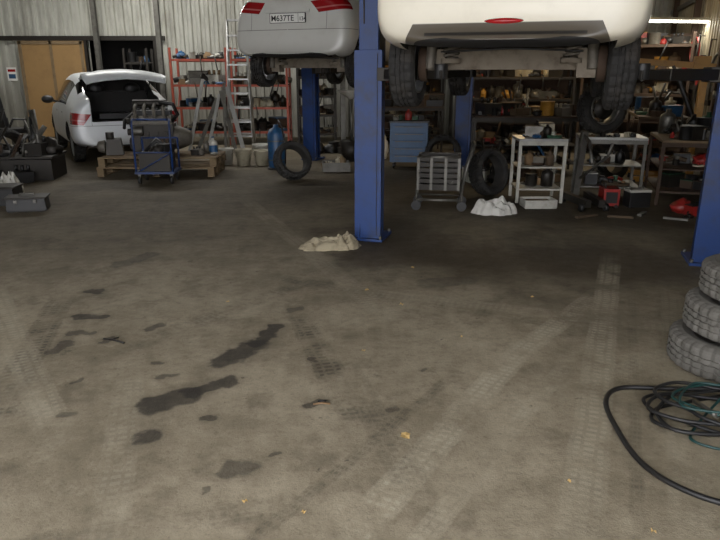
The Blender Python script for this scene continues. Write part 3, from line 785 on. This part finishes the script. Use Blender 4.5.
# ------------------------------------------------------------------ ladder, strips, buckets, canister
b = B()
for s, y0, y1 in ((0, -.35, 0), (1, .30, .02)):
    for x in (-1, 1): b.tube([(x * .24, y0, 0), (x * .17, y1, 2.45)], .024, alu, 6)
    for i in range(8):
        t = (i + 1) / 9; xx = .24 - .07 * t; yy = y0 + (y1 - y0) * t
        b.box((0, yy, 2.45 * t), (xx * 2, .07 if s == 0 else .03, .03), alu)
b.box((0, 0, 2.46), (.36, .14, .03), alu)
b.obj("step_ladder", (-2.42, 13.35, 0), .1)
b = B()
for i, (x0, x1, w_) in enumerate(((-.45, -.1, .07), (-.25, -.05, .06), (.30, -.02, .07), (.45, .10, .08), (.1, .05, .05), (-.6, -.35, .06))):
    p0 = Vector((x0, -.25, 0)); p1 = Vector((x1, .18, 1.0 + .07 * i)); dd = p1 - p0
    b.box((p0 + p1) / 2, (w_, .02, dd.length), alu if i % 2 else steel, rot=(-math.atan2(dd.y, dd.z), math.atan2(dd.x, dd.z), 0))
b.obj("leaning_metal_strips", (-2.66, 12.6, .02), 0)
def bucket(name, loc, m=white, s=1.0):
    b = B(); b.lathe([(.0001, 0), (.12 * s, 0), (.15 * s, .27 * s), (.158 * s, .275 * s), (.158 * s, .30 * s), (.148 * s, .30 * s), (.118 * s, .02), (.0001, .02)], (0, 0, 0), (0, 0, 1), m, 24)
    b.tube([(.155 * s * cos(a), -.06 * sin(a) - .02, .26 * s - .12 * sin(a)) for a in [pi * i / 12 for i in range(13)]], .004, steel, 6)
    return b.obj(name, loc)
bucket("plastic_bucket", (-2.27, 10.9, 0), white, .9); bucket("plastic_bucket.001", (-1.95, 10.80, 0), cream, .9); bucket("plastic_bucket.002", (-1.64, 10.82, 0), cream, .85); bucket("plastic_bucket.003", (-1.72, 11.3, 0), white, 1.0)
b = B(); b.lathe([(.0001, .02), (.13, .02), (.14, .05), (.14, .55), (.11, .62), (.04, .66), (.04, .70), (.0001, .70)], (0, 0, 0), (0, 0, 1), blue2, 24)
b.lathe([(.143, .14), (.148, .15), (.143, .16)], (0, 0, 0), (0, 0, 1), steel, 24); b.lathe([(.143, .44), (.148, .45), (.143, .46)], (0, 0, 0), (0, 0, 1), steel, 24); b.tube([(0, 0, .7), (.05, -.02, .76), (.1, -.1, .7), (.16, -.12, .4), (.15, -.14, .1)], .012, black)
b.lathe([(.0001, 0), (.16, 0), (.16, .03), (.0001, .03)], (0, 0, 0), (0, 0, 1), black, 24)
b.obj("blue_oil_canister", (-1.34, 10.4, 0))
b = B(); r = random.Random(5); b.box((0, 0, .02), (.42, .32, .02), steel)
for a in ((-.21, 0, .01, .32), (.21, 0, .01, .32)): b.box((a[0], a[1], .08), (a[2], a[3], .14), steel)
for yy in (-.16, .16): b.box((0, yy, .08), (.42, .01, .14), steel)
clutter(b, -.15, .15, -.1, .1, .04, 5, .1, .18, r, [card, wood, white, cream]); b.obj("tray_of_parts", (-.38, 10.15, 0), .1)

b = B(); b.box((0, 0, .42), (.60, .42, .62), blue2)
for i in range(5): b.box((0, -.215, .18 + i * .115), (.54, .014, .10), blue2); b.box((0, -.23, .21 + i * .115), (.44, .016, .012), steel)
b.box((0, 0, .745), (.64, .46, .03), black); b.tube([(.30, -.15, .62), (.37, -.15, .64), (.37, .15, .64), (.30, .15, .62)], .012, black)
for x in (-.24, .24):
    for y in (-.16, .16): b.cyl((x - .015, y, .05), (x + .015, y, .05), .05, black, 16); b.box((x, y, .10), (.03, .04, .04), steel)
clutter(b, -.25, .25, -.12, .12, .76, 6, .07, .16, random.Random(9)); b.obj("tool_cabinet", (.80, 10.55, 0), -.12, bevel=.004)
b = B(); b.lathe([(.0001, 0), (.17, 0), (.2, .35), (.0001, .35)], (0, 0, 0), (0, 0, 1), dsteel, 20); b.cyl((0, 0, .3), (0, 0, 1.05), .03, steel); b.lathe([(.03, 1.05), (.22, 1.18), (.23, 1.2), (.21, 1.2), (.03, 1.08)], (0, 0, 0), (0, 0, 1), white, 24)
b.obj("oil_drain_stand", (-.15, 11.4, 0))

# crate cart on castors (dark slatted crate, tubular push handle)
b = B(); z0, z1 = .24, .60
b.box((0, 0, z0), (.44, .34, .02), dsteel)
for i in range(6):
    z = z0 + .035 + i * .060
    b.box((0, -.18, z), (.45, .012, .042), dsteel); b.box((0, .18, z), (.45, .012, .042), dsteel)
    b.box((-.225, 0, z), (.012, .36, .042), dsteel); b.box((.225, 0, z), (.012, .36, .042), dsteel)
for x in (-.225, -.08, .08, .225):
    for y in (-.185, .185): b.box((x, y, (z0 + z1) / 2), (.03, .018, z1 - z0 + .02), steel)
b.tube([(-.235, -.19, z1), (.235, -.19, z1), (.235, .19, z1), (-.235, .19, z1)], .012, steel, 6, closed=True)
b.tube([(.25, -.18, .1), (.30, -.18, .45), (.38, -.18, .74), (.38, .18, .74), (.30, .18, .45), (.25, .18, .1)], .014, steel, 8)
b.tube([(-.24, -.17, .12), (.26, -.17, .12), (.26, .17, .12), (-.24, .17, .12)], .013, steel, 8, closed=True)
for x in (-.24, .27):
    for y in (-.18, .18): b.cyl((x, y - .014, .055), (x, y + .014, .055), .055, black, 16); b.cyl((x, y, .06), (x, y, .24), .012, steel, 6)
clutter(b, -.14, .14, -.08, .08, .26, 6, .18, .30, random.Random(3), [dsteel, black, steel]); b.obj("crate_cart", (.90, 7.3, 0), -.15)

# bags and rags
b = B(); b.cloth((0, 0, 0), .22, .17, .17, wbag, 4, 80, 4.0); b.obj("white_plastic_bag", (1.50, 6.98, 0))
b = B(); b.cloth((0, 0, 0), .24, .15, .09, rag, 3, 100, 5.0); b.cloth((.12, -.02, .0), .14, .11, .125, rag, 9, 70, 4.0, .6); b.cloth((-.17, -.05, .0), .13, .09, .05, rag, 12, 60, 4.0, 1.2)
b.obj("crumpled_rag", (-.26, 5.56, 0))
b = B(); b.cloth((0, 0, 0), .15, .14, .28, wbag, 12, 70, 3.5); b.obj("white_plastic_bag.001", (-4.5, 8.2, 0))
b = B(); b.blob((0, 0, 0), (.2, .18, .36), wbag, .25, 3, 14, 40, 26, sharp=True); b.obj("white_sack", (.3, 11.7, 0))

b = B(); b.box((0, 0, .12), (.18, .24, .2), red); b.box((0, -.123, .12), (.13, .01, .13), black); b.tube([(-.06, -.05, .22), (-.06, -.05, .27), (-.06, .05, .27), (-.06, .05, .22)], .01, black); b.cyl((-.06, -.13, .02), (-.06, .1, .02), .02, black); b.cyl((.06, -.13, .02), (.06, .1, .02), .02, black); b.obj("battery_charger", (2.90, 7.38, 0), -.1, bevel=.006)
b = B(); b.box((0, 0, .09), (.25, .17, .18), black); b.box((0, 0, .19), (.255, .175, .03), white); b.cyl((-.08, .03, .2), (-.08, .03, .23), .012, steel); b.cyl((.08, .03, .2), (.08, .03, .23), .012, steel); b.obj("car_battery", (3.22, 7.36, 0), .1, bevel=.005)
b = B(); b.box((0, 0, .02), (.36, .24, .03), white)
for a in (-1, 1): b.box((a * .18, 0, .06), (.012, .24, .09), white); b.box((0, a * .12, .06), (.36, .012, .09), white)
b.box((0, 0, .06), (.26, .16, .05), card); b.obj("plastic_tray", (2.06, 7.30, 0), .05, bevel=.004)
b = B()
b.box((-.06, 0, .09), (.07, .62, .08), dsteel, rot=(0, 0, .1)); b.box((.16, 0, .09), (.07, .62, .08), dsteel, rot=(0, 0, -.1))
b.box((.05, .25, .45), (.07, .07, .8), steel, rot=(.15, 0, 0)); b.tube([(.05, .2, .8), (0, -.1, .75), (-.05, -.35, .55)], .02, steel); b.tube([(.05, .2, .3), (.18, -.2, .6), (.2, -.25, .75)], .016, steel)
for x in (-.09, .19):
    for y in (-.28, .28): b.cyl((x - .02, y, .045), (x + .02, y, .045), .045, black, 14)
b.obj("transmission_jack", (2.56, 7.35, 0), .05)
b = B()
for (x, y, a, L) in ((2.45, 6.78, .5, .30), (2.8, 6.75, -.3, .26), (3.1, 6.9, .9, .22), (3.35, 6.65, -.5, .24)): b.box((x, y, .012), (L, .045, .022), dwood if L > .25 else steel, rot=(0, 0, a))
b.obj("scrap_offcuts")
b = B(); r = random.Random(50)
for i in range(12): item(b, r.uniform(-.4, .4), r.uniform(-.15, .15), 0, r.choice([3, 4, 5, 6, 0]), r.uniform(.1, .24), r, r.choice([dsteel, black, rust, red]), r.choice([steel, black]))
b.obj("scrap_metal_pile.001", (3.85, 6.9, 0))
b = B(); r = random.Random(51)
for i in range(18): item(b, r.uniform(-.7, .7), r.uniform(-.2, .2), 0, r.choice([0, 2, 3, 4, 5, 6, 7]), r.uniform(.14, .38), r, r.choice(GREY), r.choice([steel, black]))
b.obj("workshop_oddments", (2.1, 9.2, 0))
b = B(); r = random.Random(52)
for i in range(12): item(b, r.uniform(-.35, .35), r.uniform(-.25, .25), 0, r.choice([0, 2, 3, 4, 5, 6, 7]), r.uniform(.14, .34), r, r.choice(GREY), r.choice([steel, black]))
b.obj("workshop_oddments.001", (-.6, 12.7, 0))

b = B()
b.box((0, 0, .85), (.09, .09, 1.6), yellow); b.box((-.35, 0, 1.60), (.95, .07, .08), yellow, rot=(0, .08, 0)); b.box((-.05, 0, 1.62), (.2, .13, .16), yellow)
b.cyl((-.02, -.03, .8), (-.35, -.03, 1.5), .035, black); b.cyl((-.2, -.03, 1.2), (-.4, -.03, 1.58), .02, steel)
b.box((-.35, -.25, .08), (.9, .07, .07), yellow, rot=(0, 0, .2)); b.box((-.35, .25, .08), (.9, .07, .07), yellow, rot=(0, 0, -.2)); b.box((0, 0, .08), (.09, .5, .07), yellow)
for p in ((0, -.25), (0, .25), (-.75, -.33), (-.75, .33)): b.cyl((p[0] - .02, p[1], .045), (p[0] + .02, p[1], .045), .045, black, 14)
b.tube([(-.8, 0, 1.62), (-.8, 0, 1.5), (-.8, .0, 1.42), (-.77, 0, 1.38), (-.74, 0, 1.42)], .012, steel)
b.obj("engine_crane", (4.62, 8.98, 0), -.3, bevel=.004)

# ------------------------------------------------------------------ left junk
b = B(); r = random.Random(31)
b.box((0, .2, .15), (1.1, .7, .3), dsteel); b.box((0, .2, .33), (1.15, .75, .03), dsteel)
for i in range(26):
    x = r.uniform(-.5, .5); y = r.uniform(-.35, .5); z = .34 if y > -.15 else 0
    item(b, x, y, z, r.choice([3, 4, 5, 6, 5, 7]), r.uniform(.16, .36), r, r.choice([dsteel, black, black, castalu, rust, steel]), r.choice([dsteel, black, steel]))
for i in range(14):
    x = r.uniform(-.45, .45); b.cyl((x, r.uniform(-.1, .3), .3), (x + r.uniform(-.3, .3), r.uniform(0, .4), r.uniform(.6, 1.0)), r.uniform(.015, .04), r.choice([dsteel, steel, black]), 10)
b.obj("scrap_car_parts_pile", (-5.0, 9.3, 0), .15)
b = B(); r = random.Random(33)
for i in range(22): item(b, r.uniform(-.45, .45), r.uniform(-.4, .4), 0, r.choice([3, 4, 5, 6, 7]), r.uniform(.18, .36), r, r.choice([dsteel, black, black, rust, castalu]), r.choice([dsteel, black, steel]))
b.obj("scrap_metal_pile", (-5.3, 8.2, 0), 0)
b = B(); b.box((0, 0, .08), (.42, .24, .13), black, taper=.95); b.box((0, 0, .155), (.44, .26, .02), dsteel); b.tube([(-.08, 0, .165), (-.07, 0, .19), (.07, 0, .19), (.08, 0, .165)], .01, steel); b.box((-.1, -.13, .12), (.04, .01, .04), steel); b.box((.1, -.13, .12), (.04, .01, .04), steel); b.box((0, 0, .01), (.4, .22, .02), black)
b.obj("black_toolbox", (-3.76, 7.15, 0), .25, bevel=.005)
b = B(); b.box((0, 0, .10), (.5, .3, .2), black, taper=.96); b.box((0, 0, .21), (.52, .32, .025), dsteel); b.box((0, -.155, .14), (.06, .012, .05), steel); b.obj("black_toolbox.001", (-4.30, 7.5, 0), .1, bevel=.006)
b = B(); b.box((0, 0, .48), (.48, .46, .09), black); b.box((0, .24, .82), (.44, .08, .55), black, rot=(-.15, 0, 0)); b.cyl((0, 0, .12), (0, 0, .44), .03, steel)
for i in range(5):
    a = 2 * pi * i / 5; b.tube([(0, 0, .14), (.3 * cos(a), .3 * sin(a), .09)], .02, black); b.cyl((.3 * cos(a), .3 * sin(a) - .02, .035), (.3 * cos(a), .3 * sin(a) + .02, .035), .035, black, 12)
for s in (-1, 1): b.tube([(s * .24, -.1, .5), (s * .29, -.12, .68), (s * .29, .12, .70), (s * .24, .18, .55)], .02, black)
b.obj("office_chair", (-6.35, 11.9, 0), 2.6, bevel=.02)
tire_obj("tire.005", (-5.75, 10.6, .30), (1, -.5, .2))
b = B(); b.box((0, 0, .0), (.22, .005, .3), pale); b.box((0, -.003, .08), (.18, .003, .06), redl); b.box((0, -.003, -.05), (.16, .003, .10), blue2); b.obj("wall_notice", (-8.15, YB - .02, 1.45))

# ------------------------------------------------------------------ hoses on the floor
def catmull(P, n=10):
    out = []; P = [Vector(p) for p in P]
    for i in range(len(P) - 1):
        a = P[max(i - 1, 0)]; b_ = P[i]; c_ = P[i + 1]; d = P[min(i + 2, len(P) - 1)]
        for j in range(n):
            t = j / n; out.append(.5 * ((2 * b_) + (-a + c_) * t + (2 * a - 5 * b_ + 4 * c_ - d) * t * t + (-a + 3 * b_ - 3 * c_ + d) * t ** 3))
    out.append(P[-1]); return out
b = B(); r = random.Random(2)
pts = []
for i in range(58):
    a = i * .55; rr = .26 + .06 * sin(i * 1.3) + r.uniform(-.02, .02)
    pts.append((1.62 + rr * cos(a) * 1.08 + .03 * sin(i * .37), 2.56 + rr * .72 * sin(a), .014 + .015 * (i // 11) + r.uniform(0, .006)))
b.tube(catmull(pts, 6), .0085, black, 8)
long_ = [(1.72, 2.74, .06), (1.5, 2.80, .03), (1.28, 2.84, .012), (1.16, 2.70, .012), (1.12, 2.45, .012), (1.12, 2.22, .012), (1.19, 2.06, .012), (1.33, 1.95, .012), (1.6, 1.88, .012), (1.95, 1.84, .012)]
b.tube(catmull(long_, 8), .0115, black, 8); b.obj("rubber_air_hose")
b = B()
pts = [(1.62 + (.2 + .06 * sin(i * .9)) * cos(i * .6 + 1), 2.54 + (.15 + .03 * cos(i)) * sin(i * .6 + 1), .098 + .001 * i) for i in range(22)] + [(1.45, 2.45, .02), (1.42, 2.35, .012), (1.6, 2.28, .012), (1.9, 2.35, .012)]
b.tube(catmull(pts, 6), .006, teal, 8); b.cyl((1.52, 2.42, .10), (1.50, 2.57, .09), .012, steel)
b.obj("green_electric_cable")

b = B(); leaf = mat("dry_leaf", (190, 158, 98), .8, 0, .3, 20); r = random.Random(8)
for (x, y, s) in ((.195, 2.42, .030), (.28, 4.05, .022), (-.42, 1.98, .012), (.02, 3.3, .012), (-1.7, 2.3, .012), (.42, 4.9, .02), (1.0, 1.82, .012), (.8, 2.1, .01), (-.2, 1.92, .01), (1.2, 4.2, .015), (-.9, 4.1, .012), (.05, 4.35, .02), (.6, 3.5, .01)):
    a = r.uniform(0, 6); b.add([(x + s * cos(a + q) * (1 if i % 2 else .6), y + s * sin(a + q) * (1 if i % 2 else .6), .004 + (.008 if i % 3 == 0 else 0)) for i, q in enumerate([j * pi / 4 for j in range(8)])] + [(x, y, .006)], [(i, (i + 1) % 8, 8) for i in range(8)], leaf)
b.obj("dry_leaves")
b = B(); b.tube([(-1.5, 3.46, .008), (-1.44, 3.44, .010), (-1.36, 3.40, .008)], .006, dsteel, 6); b.tube([(-1.46, 3.44, .008), (-1.42, 3.48, .008)], .004, dsteel, 6); b.obj("broken_twig")
b = B(); b.tube([(-.22, 2.69, .006), (-.18, 2.70, .008), (-.14, 2.695, .006)], .005, card, 6); b.cyl((-.2, 2.72, .006), (-.16, 2.72, .006), .006, black); b.obj("cable_scrap")

# ------------------------------------------------------------------ lamps
def fixture(name, loc, rz, L, E, color, hang=0.0):
    e = empty(name, loc, rz)
    b = B(); b.box((0, 0, .04), (L, .12, .04), white); b.cyl((-L / 2 + .04, -.03, 0), (L / 2 - .04, -.03, 0), .014, tube_m, 12); b.cyl((-L / 2 + .04, .03, 0), (L / 2 - .04, .03, 0), .014, tube_m, 12)
    for x in (-L / 2 + .02, L / 2 - .02): b.box((x, 0, .01), (.03, .10, .05), white)
    if hang:
        for x in (-L / 3, L / 3): b.cyl((x, 0, .06), (x, 0, .06 + hang), .004, steel, 6)
    b.obj("housing", parent=e)
    li = bpy.data.lights.new(name + "_light", 'AREA'); li.shape = 'RECTANGLE'; li.size = L; li.size_y = .15; li.energy = E; li.color = color
    lo = bpy.data.objects.new("light", li); coll.objects.link(lo); lo.parent = e; lo.location = (0, 0, -.03)
    return e
fixture("fluorescent_lamp", (-5.2, 13.2, 4.0), 0, 2.4, 120, (1, .98, .94), .5)  # added fill lamp above the view, stands in for high windows
fixture("added_fill_lamp.001", (-2.2, 13.4, 4.0), 0, 2.4, 50, (1, .98, .94), .5)  # second added lamp, out of view, brightens the rear left wall
fixture("fluorescent_lamp.002", (5.35, 11.4, 2.30), .12, 1.5, 22, (1, .95, .82), H - 2.38)
def pend(name, loc, E):
    e = empty(name, loc)
    b = B(); b.lathe([(.02, .12), (.05, .10), (.16, 0), (.155, 0), (.045, .09), (.02, .11)], (0, 0, 0), (0, 0, 1), green, 24); b.blob((0, 0, .0), (.035, .035, .045), bulb_m, 0, nu=14, nv=10, flat=False); b.cyl((0, 0, .1), (0, 0, H - loc[2]), .004, black, 6)
    b.obj("shade", parent=e)
    li = bpy.data.lights.new(name + "_light", 'POINT'); li.energy = E; li.color = (1, .74, .42); li.shadow_soft_size = .06
    lo = bpy.data.objects.new("light", li); coll.objects.link(lo); lo.parent = e; lo.location = (0, 0, -.08)
pend("pendant_lamp", (2.9, 11.7, 2.3), 34); pend("pendant_lamp.001", (4.3, 10.9, 2.5), 14); pend("pendant_lamp.002", (.6, 13.4, 2.6), 10)

# ------------------------------------------------------------------ world: overcast sky through the open gate
w = bpy.data.worlds.new("sky"); scene.world = w; w.use_nodes = True
nt = w.node_tree; bg = nt.nodes["Background"]
bg.inputs[0].default_value = (.97, .97, 1.0, 1); bg.inputs[1].default_value = 6.3

cam = bpy.data.cameras.new("camera"); cam.lens = 32; cam.sensor_width = 36; cam.clip_start = .05
co = bpy.data.objects.new("camera", cam); coll.objects.link(co); co.location = (0, 0, 1.5); co.rotation_euler = (radians(90 - 17.2), 0, 0)
scene.camera = co
scene.view_settings.view_transform = 'Standard'
scene.view_settings.exposure = 0.0
scene.view_settings.gamma = 1.05
